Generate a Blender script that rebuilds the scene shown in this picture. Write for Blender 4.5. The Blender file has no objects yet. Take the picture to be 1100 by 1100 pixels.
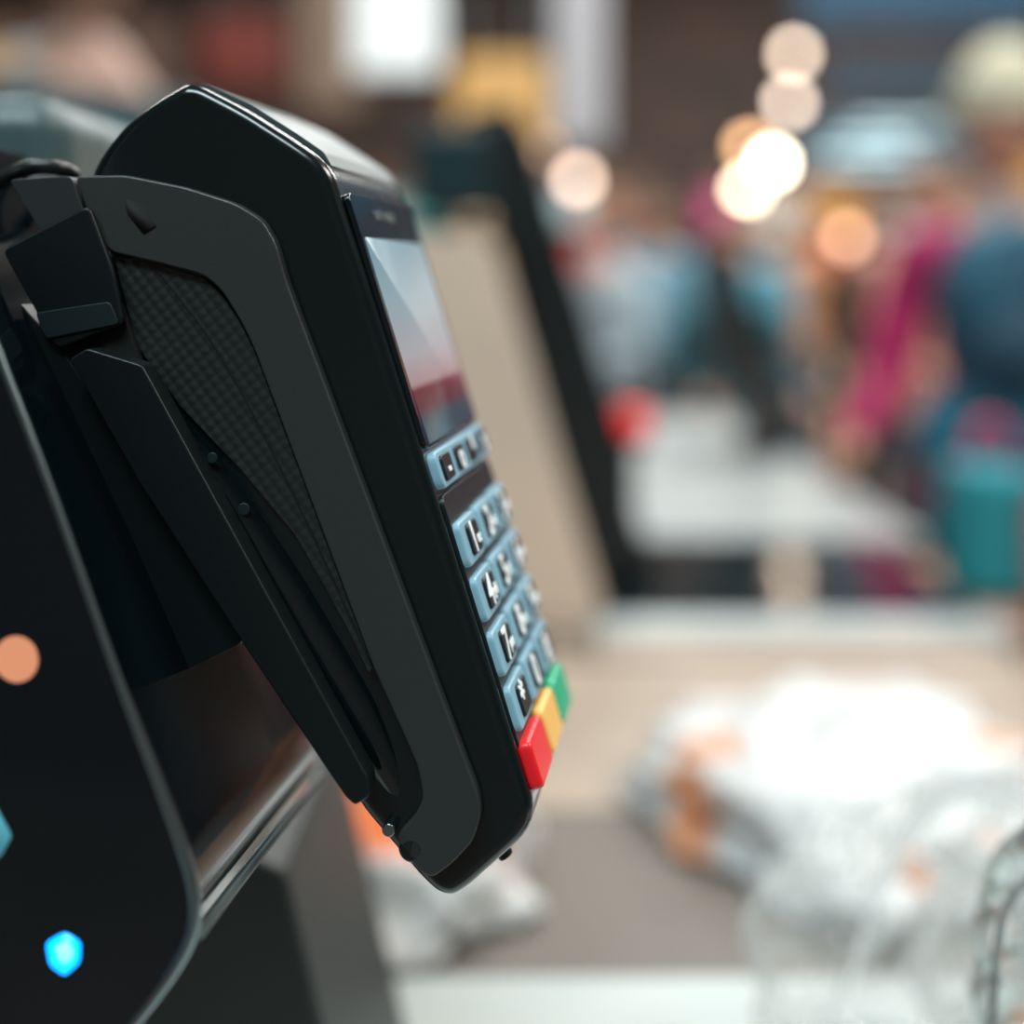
import bpy, bmesh, math, random
from mathutils import Vector, Matrix, noise
random.seed(4)
C=bpy.context
col=C.scene.collection
CAMZ=1.25
# ------------------------------------------------------------------ materials
def mat(name,color,rough=.5,metal=0,emit=None,es=0,spec=.5,coat=0,bump=None,alpha=1,var=None):
    m=bpy.data.materials.new(name); m.use_nodes=True
    nt=m.node_tree; b=nt.nodes['Principled BSDF']
    b.inputs['Base Color'].default_value=(*color,1); b.inputs['Roughness'].default_value=rough
    b.inputs['Metallic'].default_value=metal; b.inputs['Specular IOR Level'].default_value=spec
    b.inputs['Coat Weight'].default_value=coat; b.inputs['Coat Roughness'].default_value=.08
    if emit: b.inputs['Emission Color'].default_value=(*emit,1); b.inputs['Emission Strength'].default_value=es
    tc=nt.nodes.new('ShaderNodeTexCoord')
    if bump:
        sc,st,dist=bump
        n=nt.nodes.new('ShaderNodeTexNoise'); n.inputs['Scale'].default_value=sc; n.inputs['Detail'].default_value=3
        nt.links.new(tc.outputs['Object'],n.inputs['Vector'])
        bp=nt.nodes.new('ShaderNodeBump'); bp.inputs['Strength'].default_value=st; bp.inputs['Distance'].default_value=dist
        nt.links.new(n.outputs['Fac'],bp.inputs['Height']); nt.links.new(bp.outputs['Normal'],b.inputs['Normal'])
    if var:
        sc,c2=var[0],var[1]; lo,hi=(var[2],var[3]) if len(var)>2 else (.4,.6)
        n=nt.nodes.new('ShaderNodeTexNoise'); n.inputs['Scale'].default_value=sc
        nt.links.new(tc.outputs['Object'],n.inputs['Vector'])
        r=nt.nodes.new('ShaderNodeValToRGB'); r.color_ramp.elements[0].position=lo; r.color_ramp.elements[1].position=hi
        r.color_ramp.elements[0].color=(*color,1); r.color_ramp.elements[1].color=(*c2,1)
        nt.links.new(n.outputs['Fac'],r.inputs[0]); nt.links.new(r.outputs[0],b.inputs['Base Color'])
    return m
M={}
M['gloss']=mat('black_gloss_plastic',(.003,.008,.009),.22,coat=.3)
M['rail']=mat('black_polished_plastic',(.003,.007,.008),.12,coat=.5)
M['satin']=mat('black_satin_plastic',(.004,.008,.009),.40,spec=.4,bump=(900,.15,.0002))
M['cheek']=mat('charcoal_matte_plastic',(.033,.039,.038),.36,bump=(2500,.25,.0002))
M['topc']=mat('charcoal_top_highlight',(.055,.08,.08),.34,bump=(2500,.15,.0002))  # lighter than the body: the top's highlight put into the colour
M['tab']=mat('charcoal_tab_plastic',(.020,.025,.025),.5,bump=(2500,.2,.0002))
M['glass']=mat('dark_glass',(.002,.006,.009),.07,coat=.5)
M['silver']=mat('silver_trim',(.30,.40,.42),.3,metal=1)
M['greytrim']=mat('grey_trim',(.08,.11,.11),.4)
M['dkscrew']=mat('dark_screw',(.008,.018,.020),.45)
M['hole']=mat('recess_black',(.001,.001,.001),.8)
# grip texture
g=mat('dimpled_grip',(.019,.023,.022),.36); nt=g.node_tree
tc=nt.nodes['Texture Coordinate']; mp=nt.nodes.new('ShaderNodeMapping'); mp.inputs['Rotation'].default_value=(0,math.radians(38),0)
v=nt.nodes.new('ShaderNodeTexVoronoi'); v.inputs['Scale'].default_value=380; v.inputs['Randomness'].default_value=.0
sp=nt.nodes.new('ShaderNodeVectorMath'); sp.operation='MULTIPLY'; sp.inputs[1].default_value=(1,0,1)
nt.links.new(tc.outputs['Object'],mp.inputs['Vector']); nt.links.new(mp.outputs[0],sp.inputs[0]); nt.links.new(sp.outputs[0],v.inputs['Vector'])
bp=nt.nodes.new('ShaderNodeBump'); bp.inputs['Strength'].default_value=.7; bp.inputs['Distance'].default_value=.0006; bp.invert=True
nt.links.new(v.outputs['Distance'],bp.inputs['Height']); nt.links.new(bp.outputs['Normal'],nt.nodes['Principled BSDF'].inputs['Normal'])
M['grip']=g
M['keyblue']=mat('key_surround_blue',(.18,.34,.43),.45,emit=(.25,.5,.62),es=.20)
M['keydark']=mat('key_cap_dark',(.006,.012,.015),.4)
M['label']=mat('key_label_white',(.8,.85,.85),.5,emit=(.8,.9,.95),es=.25)
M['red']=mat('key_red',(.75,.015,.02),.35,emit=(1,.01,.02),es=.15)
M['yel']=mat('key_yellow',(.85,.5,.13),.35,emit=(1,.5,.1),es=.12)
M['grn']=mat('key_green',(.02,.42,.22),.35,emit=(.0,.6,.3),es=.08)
M['blueled']=mat('led_blue',(.0,.3,.9),.3,emit=(.0,.30,1),es=3)
M['ledcore']=mat('led_core',(.2,.8,1),.3,emit=(.08,.6,1),es=4)
M['reflor']=mat('orange_lamp_reflection',(.8,.35,.2),.4,emit=(1,.33,.16),es=.38)  # glow painted for a distant lamp mirrored in the glass
M['reflcy']=mat('cyan_lamp_reflection',(.1,.4,.5),.4,emit=(.12,.5,.65),es=.3)  # cyan lamp reflection put in as emission
M['white']=mat('white_laminate',(.46,.51,.50),.4)
M['pvc']=mat('cable_black',(.01,.012,.013),.35)
# reflections in the screen glass, painted as an emissive gradient
l=mat('lcd_reflection_gradient',(.1,.1,.1),.3); nt=l.node_tree; tc=nt.nodes['Texture Coordinate']
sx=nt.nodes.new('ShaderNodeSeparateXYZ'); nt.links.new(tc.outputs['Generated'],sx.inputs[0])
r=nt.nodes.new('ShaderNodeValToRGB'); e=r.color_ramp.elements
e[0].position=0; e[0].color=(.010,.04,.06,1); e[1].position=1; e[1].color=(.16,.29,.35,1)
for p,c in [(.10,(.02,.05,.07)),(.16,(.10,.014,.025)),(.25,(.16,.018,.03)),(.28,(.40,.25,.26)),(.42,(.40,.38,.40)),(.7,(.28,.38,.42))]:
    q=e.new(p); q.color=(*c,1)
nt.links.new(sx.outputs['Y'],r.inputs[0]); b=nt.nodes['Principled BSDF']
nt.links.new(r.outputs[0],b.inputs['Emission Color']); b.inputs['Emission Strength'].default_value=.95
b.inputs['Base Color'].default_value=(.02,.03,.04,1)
M['lcd_reflection']=l
# ------------------------------------------------------------------ mesh helpers
def link(o,parent=None,m=None):
    col.objects.link(o)
    if parent: o.parent=parent
    if m: o.data.materials.append(m)
    return o
def empty(name,loc=(0,0,0)):
    o=bpy.data.objects.new(name,None); o.empty_display_size=.05; o.location=loc; col.objects.link(o); return o
def finish(o,bev=0,seg=3,smooth=True):
    if smooth:
        for p in o.data.polygons: p.use_smooth=True
    if bev:
        b=o.modifiers.new('bevel','BEVEL'); b.width=bev; b.segments=seg; b.limit_method='ANGLE'; b.angle_limit=math.radians(40)
        w=o.modifiers.new('wn','WEIGHTED_NORMAL'); w.keep_sharp=True
def mesh_obj(name,verts,faces,parent=None,m=None):
    me=bpy.data.meshes.new(name); me.from_pydata([tuple(v) for v in verts],[],faces); me.update()
    return link(bpy.data.objects.new(name,me),parent,m)
def fixn(me):
    bm=bmesh.new(); bm.from_mesh(me); bmesh.ops.recalc_face_normals(bm,faces=bm.faces); bm.to_mesh(me); bm.free()
def box(name,x0,x1,y0,y1,z0,z1,m,parent=None,bev=0,seg=3):
    v=[(x,y,z) for x in(x0,x1) for y in(y0,y1) for z in(z0,z1)]
    f=[(0,1,3,2),(4,6,7,5),(0,4,5,1),(2,3,7,6),(0,2,6,4),(1,5,7,3)]
    o=mesh_obj(name,v,f,parent,m); fixn(o.data)
    finish(o,bev,seg,smooth=bev>0); return o
def roundpoly(pts,r,n=5):
    out=[];N=len(pts)
    for i in range(N):
        p=Vector(pts[i]);a=Vector(pts[i-1]);b=Vector(pts[(i+1)%N])
        da=(a-p);db=(b-p); rr=min(r,da.length*.45,db.length*.45)
        s=p+da.normalized()*rr; t=p+db.normalized()*rr
        for k in range(n+1):
            u=k/n; out.append(tuple(s*(1-u)**2+p*2*u*(1-u)+t*u*u))
    return out
def prism(name,pts,y0,y1,m,parent=None,bev=0,seg=3):
    """extrude an XZ outline along local Y"""
    n=len(pts)
    v=[(x,y0,z) for x,z in pts]+[(x,y1,z) for x,z in pts]
    f=[tuple(range(n)),tuple(range(2*n-1,n-1,-1))]+[(i,(i+1)%n,n+(i+1)%n,n+i) for i in range(n)]
    o=mesh_obj(name,v,f,parent,m); fixn(o.data); finish(o,bev,seg); return o
def curve(name,pts,rad,m,parent=None,cyc=False,res=6,radii=None):
    cu=bpy.data.curves.new(name,'CURVE'); cu.dimensions='3D'; cu.bevel_depth=rad; cu.bevel_resolution=res; cu.use_fill_caps=True
    s=cu.splines.new('NURBS'); s.points.add(len(pts)-1); s.order_u=3; s.use_endpoint_u=True; s.use_cyclic_u=cyc
    for i,p in enumerate(pts):
        s.points[i].co=(*p,1)
        if radii: s.points[i].radius=radii[i]
    o=bpy.data.objects.new(name,cu); col.objects.link(o); cu.materials.append(m)
    if parent:o.parent=parent
    return o
def cyl(name,c,axis,r,h,m,parent=None,n=32,bev=0,r2=None):
    bm=bmesh.new(); bmesh.ops.create_cone(bm,cap_ends=True,segments=n,radius1=r,radius2=r if r2 is None else r2,depth=h)
    q=Vector((0,0,1)).rotation_difference(Vector(axis)); bmesh.ops.transform(bm,matrix=Matrix.Translation(c)@q.to_matrix().to_4x4(),verts=bm.verts)
    me=bpy.data.meshes.new(name); bm.to_mesh(me); bm.free(); o=link(bpy.data.objects.new(name,me),parent,m); finish(o,bev or h*.02,2); return o
# ------------------------------------------------------------------ measured frame of the checkout hardware
# the terminal's width axis points (0.147,1,0); side profile is measured in that frame
SN,CS=.1454,.9894; D0=.33; K=.0007
FR=Matrix(((CS,SN,0,0),(-SN,CS,0,D0),(0,0,1,CAMZ),(0,0,0,1)))
def S(px,py,W=0.):
    a=(px-550)*K; c=(300-py)*K
    y=(CS*D0+W)/(SN*a+CS)
    return (CS*a*y-SN*(y-D0), c*y)
def SP(pts,W=0.): return [S(x,y,W) for x,y in pts]
def S3(px,py,W): u,v=S(px,py,W); return (u,W,v)
# ================================================================== PAYMENT TERMINAL
T=empty('payment_terminal'); T.matrix_world=FR
WID=.080
body=[(95,184),(112,156),(135,130),(165,107),(198,88),(214,90),(262,115),(312,147),(340,166),(355,184),(366,220),(382,268),
      (572,866),(570,886),(560,904),(502,956),(484,967),(468,962),(450,945),(385,868),(250,600),(96,360),(84,250)]
prism('terminal_body',roundpoly(SP(body),.004,3),0,WID,M['gloss'],T,.0035,4)
prism('highlight_cover',roundpoly(SP([(203,90),(214,87),(264,110),(314,142),(342,161),(352,178),(300,160),(230,120)]),.001,3),.0045,WID-.0045,M['topc'],T,.0012,3)  # lighter plate added to carry the highlight along the top
cyl('cover_latch',S3(312,143,.030),(.5,0,.85),.004,.003,M['topc'],T,bev=.001)
cheek=[(86,190),(140,189),(205,202),(258,219),(286,236),(301,262),(312,302),(516,848),(519,870),(511,897),(489,921),(466,938),(449,925),(428,893),
       (448,872),(458,852),(452,818),(404,712),(277,372),(262,342),(243,312),(225,296),(180,284),(124,271),(104,238)]
prism('side_cheek',roundpoly(SP(cheek),.0022,4),-.0035,.001,M['cheek'],T,.0010,3)
prism('bracket_tab',roundpoly(SP([(18,194),(84,190),(101,238),(128,276),(118,300),(60,262)]),.0015,3),-.0040,.012,M['tab'],T,.0008,3)
prism('tab_slot',roundpoly(SP([(134,213),(151,219),(168,243),(154,252),(136,229)],-.0037),.0006,2),-.0037,-.0030,M['hole'],T)
grip=[(124,274),(182,287),(222,299),(240,316),(260,346),(275,376),(402,714),(398,722),(372,668),(320,575),(262,505),(196,436),(150,372)]
prism('grip_inlay',roundpoly(SP(grip),.0015,3),-.0014,.001,M['grip'],T,.0005,2)
curve('grip_seam',[S3(x,y,-.0016) for x,y in [(165,286),(215,345),(262,425),(310,520),(356,618),(402,722)]],.00022,M['hole'],T)
curve('rear_rail',[S3(x,y,.004) for x,y in [(160,420),(225,500),(290,600),(350,700),(405,790),(440,868)]],.0078,M['rail'],T,radii=[.5,.8,1,1,.9,.4])
for i,(x,y,rr) in enumerate([(228,492,.0014),(262,547,.0016)]):
    cyl('rail_screw_%d'%(i+1),S3(x,y,-.0026),(0,1,0),rr,.0006,M['dkscrew'],T,bev=.0002)
cyl('pivot_screw',S3(419,889,-.0015),(0,1,0),.0017,.004,M['silver'],T,bev=.0004)
cyl('pivot_boss',S3(444,909,-.001),(0,1,0),.0034,.005,M['gloss'],T,bev=.001)
cyl('foot_nub',S3(541,915,.012),(.6,0,-.8),.002,.003,M['satin'],T,bev=.0005)
# face frame : X across, Y up the face, Z outward
F0=Vector(S3(364,196,0)); F1=Vector(S3(572,866,0))
yv=(F0-F1).normalized(); xv=Vector((0,1,0)); zv=xv.cross(yv).normalized()
if zv.x<0: zv=-zv
L=(F0-F1).length
FACE=bpy.data.objects.new('front_face',None); col.objects.link(FACE); FACE.parent=T
mx=Matrix.Identity(4)
for i in range(3):
    mx[i][0]=xv[i]; mx[i][1]=yv[i]; mx[i][2]=zv[i]; mx[i][3]=F1[i]
FACE.matrix_local=mx
def ty(py): return (866-py)/670.*L
def plate(name,x0,x1,p0,p1,z0,z1,m,r=.001,bev=.0003):
    pts=roundpoly([(x0,ty(p0)),(x1,ty(p0)),(x1,ty(p1)),(x0,ty(p1))],r,4); n=len(pts)
    v=[(x,y,z0) for x,y in pts]+[(x,y,z1) for x,y in pts]
    f=[tuple(range(n)),tuple(range(2*n-1,n-1,-1))]+[(i,(i+1)%n,n+(i+1)%n,n+i) for i in range(n)]
    o=mesh_obj(name,v,f,FACE,m); fixn(o.data); finish(o,bev,2); return o
plate('display_glass',.0035,.0765,206,489,-.001,.0006,M['glass'],.003)
plate('lcd_panel',.0065,.0735,256,485,.0003,.0008,M['lcd_reflection'],.0005,0)
plate('function_key_strip',.004,.076,494,534,-.001,.0018,M['keyblue'],.003,.0006)
plate('keypad_bed',.004,.076,540,858,-.001,.0004,M['keydark'],.003)
def text(name,s,x,py,size,z,m,hx=1):
    cu=bpy.data.curves.new(name,'FONT'); cu.body=s; cu.size=size; cu.align_x='CENTER'; cu.align_y='CENTER'; cu.extrude=.00015; cu.offset=.00012
    o=bpy.data.objects.new(name,cu); col.objects.link(o); o.parent=FACE; cu.materials.append(m); o.location=(x,ty(py),z)
    return o
M['faint']=mat('bezel_print',(.05,.07,.075),.5)
text('bezel_print','card reader',.036,226,.0050,.0007,M['faint'])
for i,s in enumerate(['-','o','^','x']):
    x=.0125+i*.0183
    plate('function_key_%d'%(i+1),x-.0056,x+.0056,500,528,.001,.0026,M['keydark'],.0015)
    text('function_label_%d'%(i+1),s,x,514,.010,.0027,M['label'])
lab=[['1','2','3'],['4','5','6'],['7','8','9'],['*','0','#']]
sub=[['oz','abc','def'],['ghi','jkl','mno'],['prs','tuv','wxy'],['','','']]
for rI in range(4):
    pc=596+rI*59
    for cI in range(3):
        x=.0155+cI*.0245
        plate('key_%d_%d'%(rI+1,cI+1),x-.0112,x+.0112,pc-24,pc+24,-.0005,.0022,M['keyblue'],.0025,.0007)
        plate('keycap_%d_%d'%(rI+1,cI+1),x-.0055,x+.0068,pc-17,pc+17,.0018,.0030,M['keydark'],.0015,.0004)
        text('digit_%d_%d'%(rI+1,cI+1),lab[rI][cI],x-.0022,pc,.0115,.0031,M['label'])
        if sub[rI][cI]: text('letters_%d_%d'%(rI+1,cI+1),sub[rI][cI],x+.0038,pc+3,.0042,.0031,M['label'])
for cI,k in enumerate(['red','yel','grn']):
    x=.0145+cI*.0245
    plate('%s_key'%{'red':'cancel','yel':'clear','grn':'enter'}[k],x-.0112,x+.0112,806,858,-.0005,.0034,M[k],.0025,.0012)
# ================================================================== SELF CHECKOUT MACHINE (with bracket)
A=empty('self_checkout_machine'); A.matrix_world=FR
B=bpy.data.objects.new('terminal_bracket',None); col.objects.link(B); B.parent=A
Wb=-.012
prism('bracket_arm',roundpoly(SP([(74,386),(93,374),(152,392),(161,408),(395,836),(397,856),(381,866),(371,857),(262,694),(150,520)],Wb),.001,3),Wb,-.0045,M['satin'],B,.0006,3)
prism('bracket_neck',roundpoly(SP([(40,330),(130,325),(160,410),(60,420)],-.003),.001,3),-.0038,-.0015,M['hole'],B,.0004)
prism('mount_block',roundpoly(SP([(0,300),(70,380),(262,664),(262,690),(186,726),(120,700),(0,460)],-.004),.002,3),-.0044,.045,M['satin'],B,.0015)
prism('hinge_housing',roundpoly(SP([(2,268),(96,220),(122,290),(134,348),(62,376)],-.006),.002,3),-.0065,-.0042,M['satin'],B,.0008)
prism('hinge_highlight',roundpoly(SP([(38,336),(118,324),(128,348),(50,364)],-.0068),.0012,3),-.0070,-.006,M['dkscrew'],B,.0003)  # thin plate of lighter tone, painted highlight on the hinge
curve('power_cable',[S3(x,y,w) for x,y,w in [(-60,330,.03),(-25,215,.02),(20,180,.01),(62,178,.012),(84,190,.02),(75,215,.03),(30,225,.035)]],.0022,M['pvc'],B)
curve('data_cable',[S3(x,y,w) for x,y,w in [(-60,260,.03),(-10,196,.028),(40,190,.026),(70,200,.03)]],.0018,M['pvc'],B)
Wp=-.048
rim=[(-150,-30),(-110,95),(0,385),(60,540),(130,740),(198,915),(213,972),(203,1020),(145,1100),(100,1150)]
pl=rim+[(-60,1260),(-500,1350),(-560,100),(-300,-80)]
prism('side_glass_panel',roundpoly(SP(pl,Wp),.004,4),Wp,Wp+.004,M['glass'],A,.001)
curve('silver_rim',[S3(x,y,Wp+.001) for x,y in rim],.00105,M['silver'],A,radii=[1,1,1,1,1,1.2,1.35,1.35,1.3,1.3])
bodyp=[(-200,120),(-110,250),(60,610),(196,925),(206,975),(196,1016),(135,1095),(-60,1240),(-480,1330),(-540,120)]
prism('machine_housing',roundpoly(SP(bodyp,Wp+.004),.003,4),Wp+.004,.052,M['glass'],A,.002)
uu,vv=S(211,1006,Wp+.004)
curve('front_edge_trim',[(uu,Wp+.003,vv),(uu,0,vv),(uu,.052,vv)],.0013,M['greytrim'],A)
prism('status_light',roundpoly(SP([(50,1012),(70,1001),(87,1012),(86,1034),(70,1048),(54,1036)],Wp),.0012,4),Wp-.0004,Wp+.001,M['blueled'],A)
prism('status_light_core',roundpoly(SP([(60,1016),(72,1010),(80,1018),(78,1030),(68,1034)],Wp),.001,4),Wp-.0007,Wp,M['ledcore'],A)
u,v_=S(18,708,Wp); cyl('lamp_reflection_disc',(u,Wp,v_),(0,1,0),.0052,.0006,M['reflor'],A)  # glowing disc in place of a lamp's reflection on the panel
prism('lamp_reflection_patch',roundpoly(SP([(-60,845),(-12,852),(13,898),(0,922),(-60,915)],Wp),.001,3),Wp-.0004,Wp+.001,M['reflcy'],A)  # reflection painted onto the panel as a cyan patch
M['teal_grey']=mat('teal_grey_plastic',(.065,.11,.115),.35)
def wpar(o,p): o.parent=p; o.matrix_parent_inverse=FR.inverted()
wpar(box('top_housing',-.42,-.155,.46,.60,1.262,1.315,M['teal_grey'],None,.014,5),A)
wpar(box('top_housing_grille',-.42,-.158,.452,.461,1.268,1.290,M['satin'],None,.003,3),A)
M['ped']=mat('pedestal_dark',(.012,.019,.018),.5)
wpar(prism('pedestal',[(-.078,1.045),(-.045,.9035),(-.42,.9035),(-.42,1.27),(-.19,1.27),(-.11,1.06)],.46,.60,M['ped'],None,.004),A)
# ================================================================== ROOM
M['floor']=mat('floor_vinyl',(.20,.17,.15),.35,var=(3,(.24,.21,.19)))
M['wall']=mat('wall_brown_paint',(.075,.055,.048),.8,var=(1.5,(.13,.08,.062)))
M['wall2']=mat('wall_warm_grey',(.20,.19,.18),.8)
M['ceil']=mat('ceiling_paint',(.14,.11,.10),.9)
box('floor',-5.2,6.2,-3.2,11.2,-.1,0,M['floor'])
box('ceiling',-5.2,6.2,-3.2,11.2,4.2,4.3,M['ceil'])
box('wall_back',-5.2,6.2,11,11.2,0,4.2,M['wall'])
box('wall_left',-5.2,-5,-3,11,0,4.2,M['wall'])
box('wall_right',6,6.2,-3,11,0,4.2,M['wall2'])
box('wall_front',-5,6,-3.2,-3,0,4.2,M['wall2'])
# ================================================================== COUNTERS
M['beige']=mat('beige_laminate',(.38,.30,.235),.5,var=(9,(.33,.26,.205)))
M['belt']=mat('belt_grey_brown',(.15,.13,.112),.6,bump=(400,.3,.001))
M['steel']=mat('brushed_counter_steel',(.48,.51,.50),.35,metal=.2,var=(6,(.34,.39,.40)))
M['scan']=mat('scanner_glass',(.012,.022,.026),.08,coat=.6)
Ct=empty('checkout_counter')
box('counter_cabinet',-.45,.50,.25,1.22,0,.885,M['beige'],Ct)
box('tray_white',-.45,.50,.25,.665,.885,.903,M['white'],Ct,.004)
box('belt_section',-.45,.50,.667,.88,.885,.898,M['belt'],Ct,.003)
box('beige_top',-.45,.50,.882,1.22,.885,.900,M['beige'],Ct,.003)
C2=empty('scanner_counter')
box('scanner_cabinet',.08,.46,1.235,3.4,0,.885,M['beige'],C2)
box('beige_lip',.08,.47,1.235,1.295,.885,.900,M['beige'],C2,.003)
box('steel_front_strip',.08,.50,1.297,1.37,.885,.905,mat('pale_steel',(.44,.49,.49),.35,metal=.2),C2,.004)
box('scanner_glass_plate',.08,.49,1.372,1.80,.885,.900,M['scan'],C2,.003)
box('steel_belt_top',.08,.56,1.802,3.4,.885,.902,M['steel'],C2,.003)
M['beige2']=mat('beige_panel',(.68,.54,.43),.55,var=(4,(.60,.48,.39)))
pp=empty('partition_panel')
prism('panel_board',[(-.30,.9155),(.082,.9155),(.088,.93),(-.015,1.28),(-.03,1.295),(-.30,1.295)],1.30,1.34,M['beige2'],pp,.004)
prism('panel_foot',[(-.28,.90),(.075,.90),(.075,.915),(-.28,.915)],1.27,1.37,M['beige'],pp,.002)
box('panel_support_cabinet',-.45,.075,1.24,1.60,0,.90,M['beige'],pp)
M['dteal']=mat('dark_teal_plastic',(.004,.025,.030),.4)
cd=empty('customer_display')
box('display_head',-.098,-.022,1.295,1.33,1.315,1.40,M['dteal'],cd,.008)
box('display_neck',-.072,-.050,1.30,1.33,1.2955,1.317,M['dteal'],cd,.003)
box('display_face',-.092,-.028,1.291,1.296,1.322,1.393,M['dteal'],cd,.002)
def monitor(name,x,y,zb,h,lean,th,w):
    p=empty(name,(x,y,zb)); 
    s=math.sin(lean);c=math.cos(lean)
    def q(a,b): return (-b*s+a*c, b*c+a*s)
    prism('monitor_shell',roundpoly([q(-.01,.02),q(th*.6,.03),q(th,h*.25),q(th,h*.93),q(th*.8,h),q(0,h)],.006),0,w,M['satin'],p,.004)
    prism('monitor_screen',[q(th+.0005,h*.27),q(th+.002,h*.27),q(th+.002,h*.91),q(th+.0005,h*.91)],.015,w-.015,M['glass'],p)
    prism('monitor_stand',[(-.04,0),(.06,0),(.06,.012),(.03,.10),q(.0,h*.4),q(-.02,h*.4),(-.02,.05),(-.04,.012)],w*.35,w*.65,M['satin'],p,.002)
    return p
monitor('checkout_monitor',.105,1.44,.9005,.55,math.radians(17),.068,.22)
monitor('checkout_monitor',.50,2.55,.9025,.42,math.radians(17),.05,.26)
M['redplastic']=mat('red_button_plastic',(.8,.02,.02),.35,emit=(1,.03,.02),es=.6)
rb=empty('help_button')
cyl('button_post',(.165,1.86,.97),(0,0,1),.009,.135,M['silver'],rb)
cyl('button_cap',(.165,1.86,1.05),(0,0,1),.026,.04,M['redplastic'],rb,bev=.008)
cyl('button_collar',(.165,1.86,1.026),(0,0,1),.028,.012,M['satin'],rb,bev=.002)
# ================================================================== BAGS
def bagmesh(name,c,sx,sy,sz,m,seed,amp=.25,fr=3,sub=5,parent=None,zmin=None,rid=1,crease=0):
    bm=bmesh.new(); bmesh.ops.create_icosphere(bm,subdivisions=sub,radius=1)
    for v in bm.verts:
        p=v.co.copy(); s=p*fr+Vector((seed*7.3,seed*3.1,seed))
        n=noise.noise(s)*amp+abs(noise.noise(s*2.1))*amp*.9*rid-abs(noise.noise(s*4.7))*amp*.4*rid
        if crease:
            d,_=noise.voronoi(s*1.6); n+=-crease*(d[1]-d[0])+crease*.5
        p=p*(1+n)
        p=Vector((p.x*sx,p.y*sy,p.z*sz))+Vector(c)
        if zmin is not None and p.z<zmin: p.z=zmin+.0005*abs(noise.noise(s*3))
        v.co=p
    me=bpy.data.meshes.new(name); bm.to_mesh(me); bm.free()
    o=link(bpy.data.objects.new(name,me),parent,m)
    for p in me.polygons:p.use_smooth=True
    return o
M['bagw']=mat('printed_white_bag',(.62,.63,.63),.4,var=(13,(.68,.27,.11),.57,.63))
M['bagw2']=mat('printed_white_bag_orange',(.72,.74,.74),.4,var=(16,(.9,.20,.04),.54,.60))
bagmesh('plastic_shopping_bag',(.225,.880,.906),.130,.17,.052,M['bagw'],1,.26,2.4,zmin=.9035)
bagmesh('plastic_shopping_bag',(-.075,.765,.906),.080,.090,.090,M['bagw2'],5,.26,2.6,zmin=.9035)
def clearmat(name,fac,tint,rough,bsc,bst,bd,milky=.25,glo=.45,edge=.75):
    m=bpy.data.materials.new(name); m.use_nodes=True; nt=m.node_tree; nt.nodes.clear()
    out=nt.nodes.new('ShaderNodeOutputMaterial'); tr=nt.nodes.new('ShaderNodeBsdfTransparent'); gl=nt.nodes.new('ShaderNodeBsdfGlossy'); df=nt.nodes.new('ShaderNodeBsdfTranslucent'); d2=nt.nodes.new('ShaderNodeBsdfDiffuse')
    tr.inputs[0].default_value=(*tint,1); gl.inputs['Roughness'].default_value=rough; gl.inputs['Color'].default_value=(.95,1,1,1)
    df.inputs[0].default_value=(.9,.93,.93,1); d2.inputs[0].default_value=(.9,.92,.92,1)
    tc=nt.nodes.new('ShaderNodeTexCoord'); n=nt.nodes.new('ShaderNodeTexNoise'); n.inputs['Scale'].default_value=bsc; n.inputs['Detail'].default_value=2; n.inputs['Distortion'].default_value=1.5
    bp=nt.nodes.new('ShaderNodeBump'); bp.inputs['Strength'].default_value=bst; bp.inputs['Distance'].default_value=bd
    nt.links.new(tc.outputs['Object'],n.inputs['Vector']); nt.links.new(n.outputs['Fac'],bp.inputs['Height'])
    for q in (gl,df,d2): nt.links.new(bp.outputs[0],q.inputs['Normal'])
    lw=nt.nodes.new('ShaderNodeLayerWeight'); lw.inputs['Blend'].default_value=fac; nt.links.new(bp.outputs[0],lw.inputs['Normal'])
    m0=nt.nodes.new('ShaderNodeMixShader'); m0.inputs[0].default_value=.5; nt.links.new(df.outputs[0],m0.inputs[1]); nt.links.new(d2.outputs[0],m0.inputs[2])
    mr=nt.nodes.new('ShaderNodeMapRange'); mr.inputs['To Min'].default_value=milky; mr.inputs['To Max'].default_value=min(1,milky+edge)
    nt.links.new(lw.outputs['Facing'],mr.inputs['Value'])
    m1=nt.nodes.new('ShaderNodeMixShader'); nt.links.new(mr.outputs[0],m1.inputs[0]); nt.links.new(tr.outputs[0],m1.inputs[1]); nt.links.new(m0.outputs[0],m1.inputs[2])
    m2=nt.nodes.new('ShaderNodeMixShader'); mm=nt.nodes.new('ShaderNodeMath'); mm.operation='MULTIPLY'; mm.inputs[1].default_value=glo
    nt.links.new(lw.outputs['Fresnel'],mm.inputs[0]); nt.links.new(mm.outputs[0],m2.inputs[0]); nt.links.new(m1.outputs[0],m2.inputs[1]); nt.links.new(gl.outputs[0],m2.inputs[2])
    nt.links.new(m2.outputs[0],out.inputs[0]); return m
M['film']=clearmat('clear_plastic_film',.2,(1,1,1),.14,22,.25,.002,.10,.45,.55)
M['pet']=clearmat('clear_pet_plastic',.28,(.93,.955,.955),.07,30,.02,.001,.04,1.0,.55)
M['petb']=clearmat('embossed_pet_plastic',.5,(.80,.85,.85),.05,30,.02,.001,.12,1.2,.7)
cb=empty('clear_produce_bag')
bagmesh('film_body',(.166,.575,.945),.050,.045,.062,M['film'],9,.30,1.6,6,cb,.9035,.8,.42)
bagmesh('film_fold',(.240,.585,.945),.050,.045,.062,M['film'],12,.30,1.6,6,cb,.9035,.8,.42)
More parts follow.
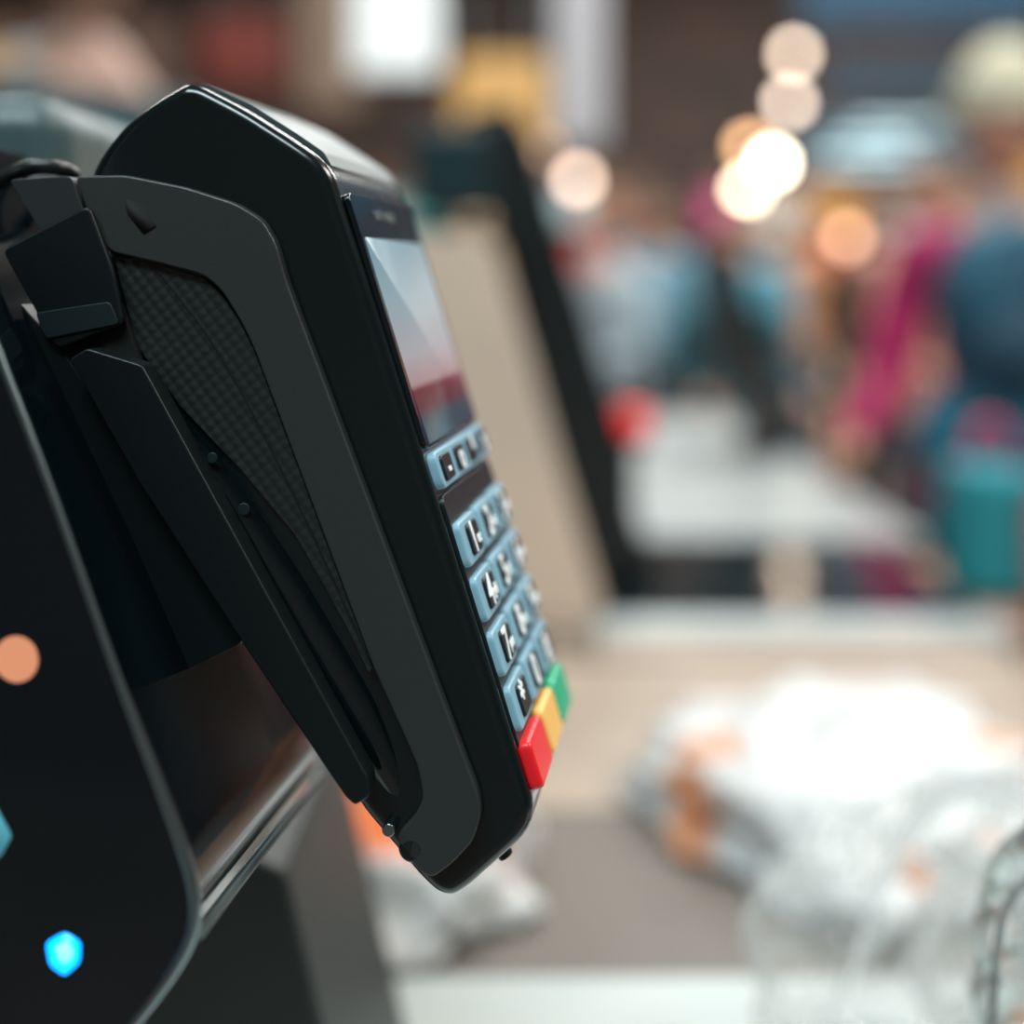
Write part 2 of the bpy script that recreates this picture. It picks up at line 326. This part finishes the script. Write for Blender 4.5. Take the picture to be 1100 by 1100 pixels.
def ribbon(name,pts,w,m,parent):
    v=[];f=[]
    n=len(pts)
    for i,p in enumerate(pts):
        p=Vector(p); tw=math.sin(i*.5)*.4
        v+= [p+Vector((0,-w*tw,-w)),p+Vector((0,w*tw,w))]
    f=[(2*i,2*i+2,2*i+3,2*i+1) for i in range(n-1)]
    o=mesh_obj(name,v,f,parent,m); finish(o)
    s=o.modifiers.new('s','SUBSURF'); s.levels=2; s.render_levels=2; return o
M['filmw']=clearmat('milky_plastic_film',.4,(.95,.97,.97),.2,60,.6,.003,.7)
ribbon('film_handle',[(.138,.550,.95),(.146,.545,.99),(.160,.54,1.030),(.180,.53,1.052),(.202,.52,1.048),(.230,.51,1.034),(.262,.50,1.010)],.0055,M['filmw'],cb)
ct=empty('clamshell_container')
CX,CY,Z0,Z1,RX,RY=.206,.405,.9035,1.082,.062,.045
def csc(t): return 1-.10*t**2-(.34*max(0,(t-.84)/.16)**2)
def clam(name,m):
    n=144;rows=96;v=[];f=[]
    for j in range(rows+1):
        t=j/rows; z=Z0+(Z1-Z0)*t
        for i in range(n):
            a=2*math.pi*i/n
            ca,sa=math.cos(a),math.sin(a); e=.55
            x=math.copysign(abs(ca)**e,ca); y=math.copysign(abs(sa)**e,sa)
            rb=.020*max(0,math.sin(j*math.pi/6))*(1 if .1<t<.84 else 0)
            sc=csc(t)+rb
            v.append((CX+RX*x*sc,CY+RY*y*sc,z))
    for j in range(rows):
        for i in range(n):
            f.append((j*n+i,j*n+(i+1)%n,(j+1)*n+(i+1)%n,(j+1)*n+i))
    f.append(tuple(range(n-1,-1,-1))); f.append(tuple(rows*n+i for i in range(n)))
    o=mesh_obj(name,v,f,ct,m); finish(o); return o
clam('container_shell',M['pet'])
bm=bmesh.new()
for k in range(20):
    z=.922+k*.0076; t=(z-Z0)/(Z1-Z0); sc=csc(t)
    for xo in(-.048,-.0405,-.033,-.010,-.002,.006,.014):
        yo=-RY*1.0*(1-(abs(xo)/RX)**(2/.55))**(.55/2)
        bmesh.ops.create_icosphere(bm,subdivisions=3,radius=.0031,matrix=Matrix.Translation((CX+xo*sc,CY+yo*sc-.0005,z)))
me=bpy.data.meshes.new('bubbles'); bm.to_mesh(me); bm.free(); o=link(bpy.data.objects.new('embossed_bubbles',me),ct,M['petb']); finish(o)
# rolled seam edges of the clamshell
for s in(-1,1):
    curve('seam_edge_%d'%(1 if s<0 else 2),[(CX+s*RX*csc(t)*1.01,CY,Z0+(Z1-Z0)*t) for t in(.02,.2,.4,.6,.8,.9)]+[(CX+s*RX*.45,CY,Z1+.001),(CX,CY,Z1+.001)],.0013,M['petb'],ct)
M['food']=mat('apricot_food',(.85,.32,.08),.5)
bagmesh('container_contents',(.186,.405,.955),.026,.022,.040,M['food'],3,.25,3,3,ct,.905)
# side packing table with teal tote and brown bag
M['kraft']=mat('kraft_paper',(.30,.14,.09),.8,var=(6,(.40,.20,.13)))
stt=empty('packing_table')
box('table_top',.505,.95,1.18,1.75,.85,.88,M['kraft'],stt,.004)
for i,(x,y) in enumerate([(.55,1.22),(.91,1.22),(.55,1.71),(.91,1.71)]): box('table_leg_%d'%(i+1),x-.02,x+.02,y-.02,y+.02,0,.85,M['kraft'],stt)
pb=empty('paper_bag')
prism('paper_bag_body',[(.515,.881),(.63,.881),(.64,1.04),(.61,1.085),(.535,1.08),(.508,1.02)],1.22,1.32,M['kraft'],pb,.01)
ribbon('paper_bag_handle',[(.54,1.27,1.07),(.55,1.27,1.11),(.575,1.27,1.125),(.60,1.27,1.11),(.61,1.27,1.07)],.005,M['kraft'],pb)
M['teal']=mat('tote_teal',(.01,.34,.38),.7,var=(8,(.01,.2,.26)))
tb=empty('teal_tote_bag')
prism('tote_body',[(.510,.881),(.61,.881),(.615,1.03),(.507,1.04)],1.50,1.60,M['teal'],tb,.02)
curve('tote_handle',[(.53,1.55,1.03),(.535,1.55,1.07),(.555,1.55,1.09),(.58,1.55,1.07),(.585,1.55,1.03)],.006,mat('tote_pink_handle',(.6,.05,.15),.7),tb)
# ================================================================== PEOPLE
def person(name,x,y,rot,H,top,low,hair,skin,arm=(-.1,.52),hat=None,lean=0):
    root=empty(name,(x,y,0)); root.rotation_euler=(0,0,rot)
    ms=[mat(name+'_top',top,.8,var=(6,tuple(c*.7 for c in top))),mat(name+'_trousers',low,.8),mat(name+'_skin',skin,.5),mat(name+'_hair',hair,.6),mat(name+'_shoes',(.02,.02,.02),.5)]
    J={'pel':(0,0,.53,.08,.058),'sp':(0,-lean*.4,.62,.075,.055),'ch':(0,-lean*.9,.73,.092,.062),'nb':(0,-lean*1.1,.815,.05,.042),'nk':(0,-lean*1.25-.005,.865,.030,.032)}
    for s,n in((-1,'L'),(1,'R')):
        ax,az=arm
        J['sh'+n]=(s*.105,-lean,.795,.038,.038); J['el'+n]=(s*.135,-lean+.01+ax*.2,.63,.027,.027); J['wr'+n]=(s*.12,-lean+ax,az,.017,.015)
        J['hi'+n]=(s*.05,0,.49,.055,.055); J['kn'+n]=(s*.055,-.012,.28,.036,.036); J['an'+n]=(s*.058,.012,.045,.024,.024); J['to'+n]=(s*.065,-.085,.02,.022,.016)
    keys=list(J); E=[('pel','sp',0),('sp','ch',0),('ch','nb',0),('nb','nk',2)]
    for n in 'LR': E+=[('ch','sh'+n,0),('sh'+n,'el'+n,0),('el'+n,'wr'+n,0),('pel','hi'+n,1),('hi'+n,'kn'+n,1),('kn'+n,'an'+n,1),('an'+n,'to'+n,4)]
    me=bpy.data.meshes.new('t'); me.from_pydata([Vector(J[k][:3])*H for k in keys],[(keys.index(a),keys.index(b)) for a,b,_ in E],[])
    o=bpy.data.objects.new('t',me); col.objects.link(o); 
    sk=o.modifiers.new('skin','SKIN'); sk.use_smooth_shade=True
    for i,k in enumerate(keys):
        sv=me.skin_vertices[0].data[i]; sv.radius=(J[k][3]*H,J[k][4]*H); sv.use_root=(k=='pel')
    ss=o.modifiers.new('sub','SUBSURF'); ss.levels=2
    dg=C.evaluated_depsgraph_get(); dg.update(); m2=bpy.data.meshes.new_from_object(o.evaluated_get(dg)); bpy.data.objects.remove(o)
    b=link(bpy.data.objects.new('body',m2),root)
    m2.materials.clear()
    for q in ms: m2.materials.append(q)
    segs=[(Vector(J[a][:3])*H,Vector(J[c][:3])*H,i) for a,c,i in E]
    for p in m2.polygons:
        c=p.center; best=9;bi=0
        for a,d,i in segs:
            ab=d-a; t=max(0,min(1,(c-a).dot(ab)/ab.dot(ab))); dd=(c-(a+ab*t)).length
            if dd<best: best=dd;bi=i
        if bi==1 and c.z>.5*H: bi=0
        p.material_index=bi; p.use_smooth=True
    hc=Vector((0,-lean*1.35-.012,.93))*H
    bm=bmesh.new(); bmesh.ops.create_icosphere(bm,subdivisions=4,radius=1)
    for v in bm.verts:
        p=v.co; w=1-.28*max(0,-p.z)**1.3
        nose=.16*math.exp(-((p.x/.14)**2+((p.z+.12)/.2)**2)) if p.y<0 else 0
        sock=.06*math.exp(-(((abs(p.x)-.38)/.16)**2+((p.z-.05)/.12)**2)) if p.y<0 else 0
        v.co=hc+Vector((p.x*.044*w,p.y*.055*(1+nose-sock)*w,p.z*.066))*H
    def add(c,r,sc):
        mt=Matrix.Translation(hc+Vector(c)*H)@Matrix.Diagonal((*[s*H for s in sc],1))
        bmesh.ops.create_icosphere(bm,subdivisions=2,radius=1,matrix=mt)
    for s in(-1,1): add((s*.044,.004,-.004),1,(.006,.010,.016))
    hm=bpy.data.meshes.new('head'); bm.to_mesh(hm); bm.free(); ho=link(bpy.data.objects.new('head',hm),root,ms[2]); finish(ho)
    bm=bmesh.new()
    for s in(-1,1): add((s*.017,-.049,.004),1,(.0065,.004,.004))
    hm=bpy.data.meshes.new('eyes'); bm.to_mesh(hm); bm.free(); link(bpy.data.objects.new('eyes',hm),root,ms[4])
    bm=bmesh.new(); add((0,-.0475,-.032),1,(.014,.005,.004)); hm=bpy.data.meshes.new('mouth'); bm.to_mesh(hm); bm.free(); link(bpy.data.objects.new('mouth',hm),root,mat(name+'_lips',(.5,.15,.12),.5))
    bm=bmesh.new(); bmesh.ops.create_icosphere(bm,subdivisions=4,radius=1)
    dl=[v for v in bm.verts if v.co.z<.32 and v.co.y<-.1-.5*min(0,v.co.z) or v.co.z<-.55]
    bmesh.ops.delete(bm,geom=dl,context='VERTS')
    for v in bm.verts:
        p=v.co; k=1.08+.04*noise.noise(p*4); v.co=hc+Vector((p.x*.046,p.y*.060+.002,p.z*.070))*H*k
    hm=bpy.data.meshes.new('hair'); bm.to_mesh(hm); bm.free(); ho=link(bpy.data.objects.new('hair',hm),root,ms[3]); finish(ho); sd=ho.modifiers.new('s','SOLIDIFY'); sd.thickness=.006
    if hat:
        hmm=mat(name+'_hat',hat,.8)
        bm=bmesh.new(); bmesh.ops.create_uvsphere(bm,u_segments=32,v_segments=16,radius=1)
        bmesh.ops.delete(bm,geom=[v for v in bm.verts if v.co.z<.1],context='VERTS')
        for v in bm.verts: v.co=hc+Vector((v.co.x*.056,v.co.y*.066,v.co.z*.082))*H
        hm=bpy.data.meshes.new('hat'); bm.to_mesh(hm); bm.free(); ho=link(bpy.data.objects.new('hat',hm),root,hmm); finish(ho); sd=ho.modifiers.new('s','SOLIDIFY'); sd.thickness=.01
        cyl('hat_brim',hc+Vector((0,0,.010))*H,(0,0,1),.064*H,.02*H,hmm,root)
    for s,n in((-1,'L'),(1,'R')):
        wr=Vector(J['wr'+n][:3])*H; el=Vector(J['el'+n][:3])*H; d=(wr-el).normalized()
        side=d.cross(Vector((s,0,0))).normalized(); nrm=d.cross(side)
        vs=[wr-d*.015*H,wr+d*.02*H,wr+d*.042*H]; es=[(0,1),(1,2)]; rs=[(.014,.012),(.022,.011),(.022,.010)]
        meh=bpy.data.meshes.new('h'); 
        for i,(off,ln) in enumerate([(-.016,.035),(-.005,.042),(.006,.040),(.016,.032)]):
            a=wr+d*.042*H+side*off*H; b1=a+d*ln*.5*H+nrm*s*.002*H; b2=b1+d*ln*.42*H-nrm*s*.010*H
            k=len(vs); vs+=[a,b1,b2]; es+=[(2,k),(k,k+1),(k+1,k+2)]; rs+=[(.0055,.0055),(.005,.005),(.0042,.0042)]
        a=wr+d*.015*H-side*.018*H; k=len(vs); vs+=[a,a+d*.018*H-side*.014*H,a+d*.036*H-side*.018*H]; es+=[(1,k),(k,k+1),(k+1,k+2)]; rs+=[(.008,.008),(.0065,.0065),(.005,.005)]
        meh.from_pydata(vs,es,[]); oh=link(bpy.data.objects.new('hand_'+n,meh),root,ms[2])
        q=oh.modifiers.new('skin','SKIN'); q.use_smooth_shade=True
        for i,r_ in enumerate(rs): meh.skin_vertices[0].data[i].radius=(r_[0]*H,r_[1]*H); meh.skin_vertices[0].data[i].use_root=(i==0)
        oh.modifiers.new('sub','SUBSURF').levels=1
    return root
SK=(.66,.36,.25)
person('shop_cashier',-.60,1.84,math.radians(50),1.86,(.004,.045,.06),(.02,.03,.04),(.10,.05,.03),(.42,.25,.19),(-.14,.56))
person('shopper_in_magenta',.90,2.40,math.radians(-40),1.66,(.60,.02,.16),(.01,.10,.16),(.5,.36,.2),SK,(-.14,.58),hat=(.58,.56,.42))
M['navy']=mat('backpack_blue',(.006,.13,.21),.7,var=(7,(.008,.05,.09)))
bpk=empty('blue_backpack'); 
bagmesh('backpack_body',(.80,2.12,1.20),.13,.07,.15,M['navy'],21,.12,1.6,4,bpk)
bagmesh('backpack_pocket',(.80,2.05,1.14),.09,.04,.07,M['navy'],22,.1,1.6,4,bpk)
bagmesh('backpack_lower',(.79,2.12,1.0),.14,.07,.11,M['navy'],24,.12,1.6,4,bpk)
curve('backpack_strap',[(.78,2.14,1.30),(.80,2.18,1.40),(.85,2.30,1.40)],.012,M['navy'],bpk)
person('shopper_in_peach',1.28,4.1,math.radians(30),1.62,(.80,.36,.28),(.10,.08,.10),(.16,.07,.04),SK,(-.14,.6))
person('shopper_in_light_blue',1.02,5.9,math.radians(-20),1.62,(.12,.45,.60),(.01,.06,.09),(.06,.035,.025),SK,(-.16,.58))
person('shopper_in_brown',1.42,5.2,math.radians(20),1.62,(.08,.045,.03),(.03,.03,.03),(.05,.03,.02),SK,(-.1,.55))
person('shopper_in_white',.36,5.0,math.radians(-50),1.58,(.45,.56,.62),(.02,.06,.08),(.3,.14,.07),SK,(-.16,.6))
person('shopper_in_teal',.72,4.4,math.radians(10),1.45,(.015,.10,.13),(.02,.03,.04),(.1,.05,.03),SK,(-.16,.6))
person('shopper_in_pink',2.15,6.2,math.radians(-20),1.72,(.75,.14,.28),(.05,.10,.2),(.1,.05,.03),SK,(-.1,.55))
person('shopper_in_cream',2.6,7.0,math.radians(10),1.75,(.7,.6,.45),(.1,.1,.1),(.1,.05,.03),SK,(-.1,.55))
person('shopper_in_orange',1.6,7.2,math.radians(50),1.68,(.70,.32,.14),(.05,.1,.15),(.1,.05,.03),SK,(-.1,.55))
person('shopper_in_sky_blue',.75,7.0,math.radians(-30),1.70,(.25,.5,.65),(.1,.1,.1),(.1,.05,.03),SK,(-.1,.55))
# ================================================================== BACKGROUND SHOP
def islandmat(name,cols,em=0):
    m=mat(name,(.5,.5,.5),.6); nt=m.node_tree; ge=nt.nodes.new('ShaderNodeNewGeometry'); r=nt.nodes.new('ShaderNodeValToRGB'); r.color_ramp.interpolation='CONSTANT'
    e=r.color_ramp.elements
    e[0].color=(*cols[0],1); e[1].position=1/len(cols); e[1].color=(*cols[1],1)
    for i,c in enumerate(cols[2:]): q=e.new((i+2)/len(cols)); q.color=(*c,1)
    nt.links.new(ge.outputs['Random Per Island'],r.inputs[0]); nt.links.new(r.outputs[0],nt.nodes['Principled BSDF'].inputs['Base Color']); return m
M['goods']=islandmat('grocery_packaging',[(.7,.05,.05),(.02,.3,.5),(.8,.4,.08),(.75,.7,.62),(.05,.4,.42),(.45,.15,.06),(.7,.10,.3),(.12,.05,.03),(.5,.7,.75),(.8,.6,.4)])
M['wood']=mat('shelf_brown',(.11,.06,.04),.6)
def shelf(name,x0,x1,y0,h,levels=5,depth=.4):
    p=empty(name)
    box('back_board',x0,x1,y0+depth,y0+depth+.03,0,h,M['wood'],p)
    V=[];F=[]
    for l_ in range(levels):
        z=.12+l_*(h-.2)/levels; box('board_%d'%(l_+1),x0,x1,y0,y0+depth,z-.03,z,M['wood'],p)
        x=x0+.03
        while x<x1-.3:
            w=random.uniform(.12,.3); hh=random.uniform(.5,.85)*(h-.2)/levels; k=len(V)
            for a in(x,x+w-.02):
                for b in(y0+.05,y0+depth-.05):
                    for c in(z,z+hh): V.append((a,b,c))
            F+=[tuple(k+i for i in q) for q in [(0,1,3,2),(4,6,7,5),(0,4,5,1),(2,3,7,6),(0,2,6,4),(1,5,7,3)]]
            x+=w
    o=mesh_obj('goods',V,F,p,M['goods']); fixn(o.data)
    return p
shelf('grocery_shelf',-4.8,-1.6,6.0,2.5)
shelf('grocery_shelf',-1.3,1.1,9.6,2.1)
shelf('grocery_shelf',1.3,5.6,9.0,2.0)
def emat(n,c,s): return mat(n,c,.5,emit=c,es=s)
sg=empty('cooler_header_light'); tube=emat('cool_tube',(.60,.80,.86),1.5)
for i in range(3): box('header_tube_%d'%(i+1),2.0+i*.12,2.75-(i%2)*.2,8.6,8.63,2.00+i*.11,2.03+i*.11,tube,sg)
box('header_board',1.9,2.95,8.66,8.70,1.95,2.30,mat('header_teal',(.07,.13,.16),.5),sg)
box('header_post',2.4,2.46,8.71,8.76,0,2.3,M['wood'],sg)
def hangsign(name,x0,x1,y,z0,z1,m,tilt=0):
    p=empty(name); o=box('sign_board',x0,x1,y,y+.04,z0,z1,m,p,.015)
    for i,x in enumerate((x0+.05,x1-.05)): cyl('sign_rod_%d'%(i+1),(x,y+.02,(z1+4.2)/2),(0,0,1),.006,4.2-z1,M['silver'],p)
hangsign('hanging_blue_sign',1.75,3.2,8.0,2.76,3.25,mat('sign_blue',(.006,.055,.11),.5,emit=(.01,.10,.20),es=.08))
hangsign('hanging_navy_sign',1.95,3.3,8.3,2.38,2.62,mat('sign_navy',(.008,.04,.07),.5))
hangsign('hanging_white_sign',-.48,-.22,4.0,1.87,2.35,emat('sign_white',(.75,.80,.80),.65))
hangsign('hanging_yellow_sign',-.20,.12,4.6,1.66,2.02,mat('sign_yellow',(.72,.42,.14),.5,emit=(.8,.45,.12),es=.10))
hangsign('hanging_cream_sign',2.3,3.1,6.4,2.0,2.25,mat('sign_cream',(.5,.5,.36),.5,emit=(.8,.75,.5),es=.15))
hangsign('hanging_amber_sign',2.55,3.2,6.6,1.68,1.9,mat('sign_amber',(.8,.45,.08),.5,emit=(.9,.5,.1),es=.3))
hangsign('hanging_red_sign',-1.12,-.82,4.8,1.95,2.2,mat('sign_red',(.24,.045,.03),.5))
hangsign('hanging_tan_sign',-.80,-.58,5.0,1.9,2.5,mat('sign_tan',(.30,.21,.15),.5))
hangsign('hanging_banner',.17,.36,5.2,1.78,3.4,mat('banner_grey',(.50,.51,.55),.6,emit=(.6,.6,.63),es=.1))
for i,(px,py,y,s,cc) in enumerate([(853,58,8,10,(1,.78,.60)),(848,110,8,10,(1,.80,.64)),(805,158,7.6,10,(1,.55,.28)),(830,175,7.4,28,(1,.86,.66)),(802,205,7.4,20,(1,.80,.55)),
        (583,160,7.8,5.5,(1,.62,.5)),(621,193,7.6,9,(1,.72,.55)),(910,255,7.2,5.5,(1,.55,.35))]):
    x=(px-550)*K*y; z=CAMZ+(300-py)*K*y
    p=empty('pendant_lamp',(x,y,z))
    bm=bmesh.new(); bmesh.ops.create_uvsphere(bm,u_segments=24,v_segments=16,radius=.045); me=bpy.data.meshes.new('globe'); bm.to_mesh(me); bm.free()
    g_=link(bpy.data.objects.new('globe',me),p,emat('lamp_glow_%d'%i,cc,s)); finish(g_)
    cyl('socket',(0,0,.06),(0,0,1),.014,.04,M['satin'],p)
    cyl('cord',(0,0,.08+(4.2-z-.08)/2),(0,0,1),.003,4.2-z-.08,M['satin'],p,n=8)
# ================================================================== LIGHTS
def area(name,x,y,z,sx,sy,p,c=(1,.95,.88),tgt=None):
    l=bpy.data.lights.new(name,'AREA'); l.shape='RECTANGLE'; l.size=sx; l.size_y=sy; l.energy=p; l.color=c
    o=bpy.data.objects.new(name,l); col.objects.link(o); o.location=(x,y,z)
    if tgt is not None: o.rotation_euler=(Vector(tgt)-Vector((x,y,z))).to_track_quat('-Z','Y').to_euler()
    return o
for i,(x,y,p_) in enumerate([(-2.5,4.5,75),(1,3.4,85),(3,5.2,125),(.5,7.5,115),(3.2,8,125),(.6,1.6,60)]):
    area('ceiling_and_fill_light',x,y,4.15,1.4,.5,p_,(.97,.97,.94))
area('ceiling_and_fill_light',-.6,-.8,3.2,1.6,.5,55,(.78,.96,1),(0,.4,1.1))  # added cool fill behind the camera, lights the terminal's side
area('ceiling_and_fill_light',1.8,.3,3.0,1.2,.5,40,(1,.92,.84),(0,.9,1.1))  # added frontal fill, hung below the ceiling and aimed at the counter
w=bpy.data.worlds.new('World'); C.scene.world=w; w.use_nodes=True; w.node_tree.nodes['Background'].inputs[0].default_value=(.5,.6,.65,1); w.node_tree.nodes['Background'].inputs[1].default_value=.3
# ================================================================== CAMERA
cam=bpy.data.cameras.new('camera'); co=bpy.data.objects.new('camera',cam); col.objects.link(co)
co.location=(0,0,CAMZ); co.rotation_euler=(math.radians(90),0,0)
cam.sensor_width=36; cam.lens=36/.77; cam.shift_y=-250/1100; cam.clip_start=.01
cam.dof.use_dof=True; cam.dof.focus_distance=.333; cam.dof.aperture_fstop=2.95
C.scene.camera=co
C.scene.view_settings.view_transform='Standard'
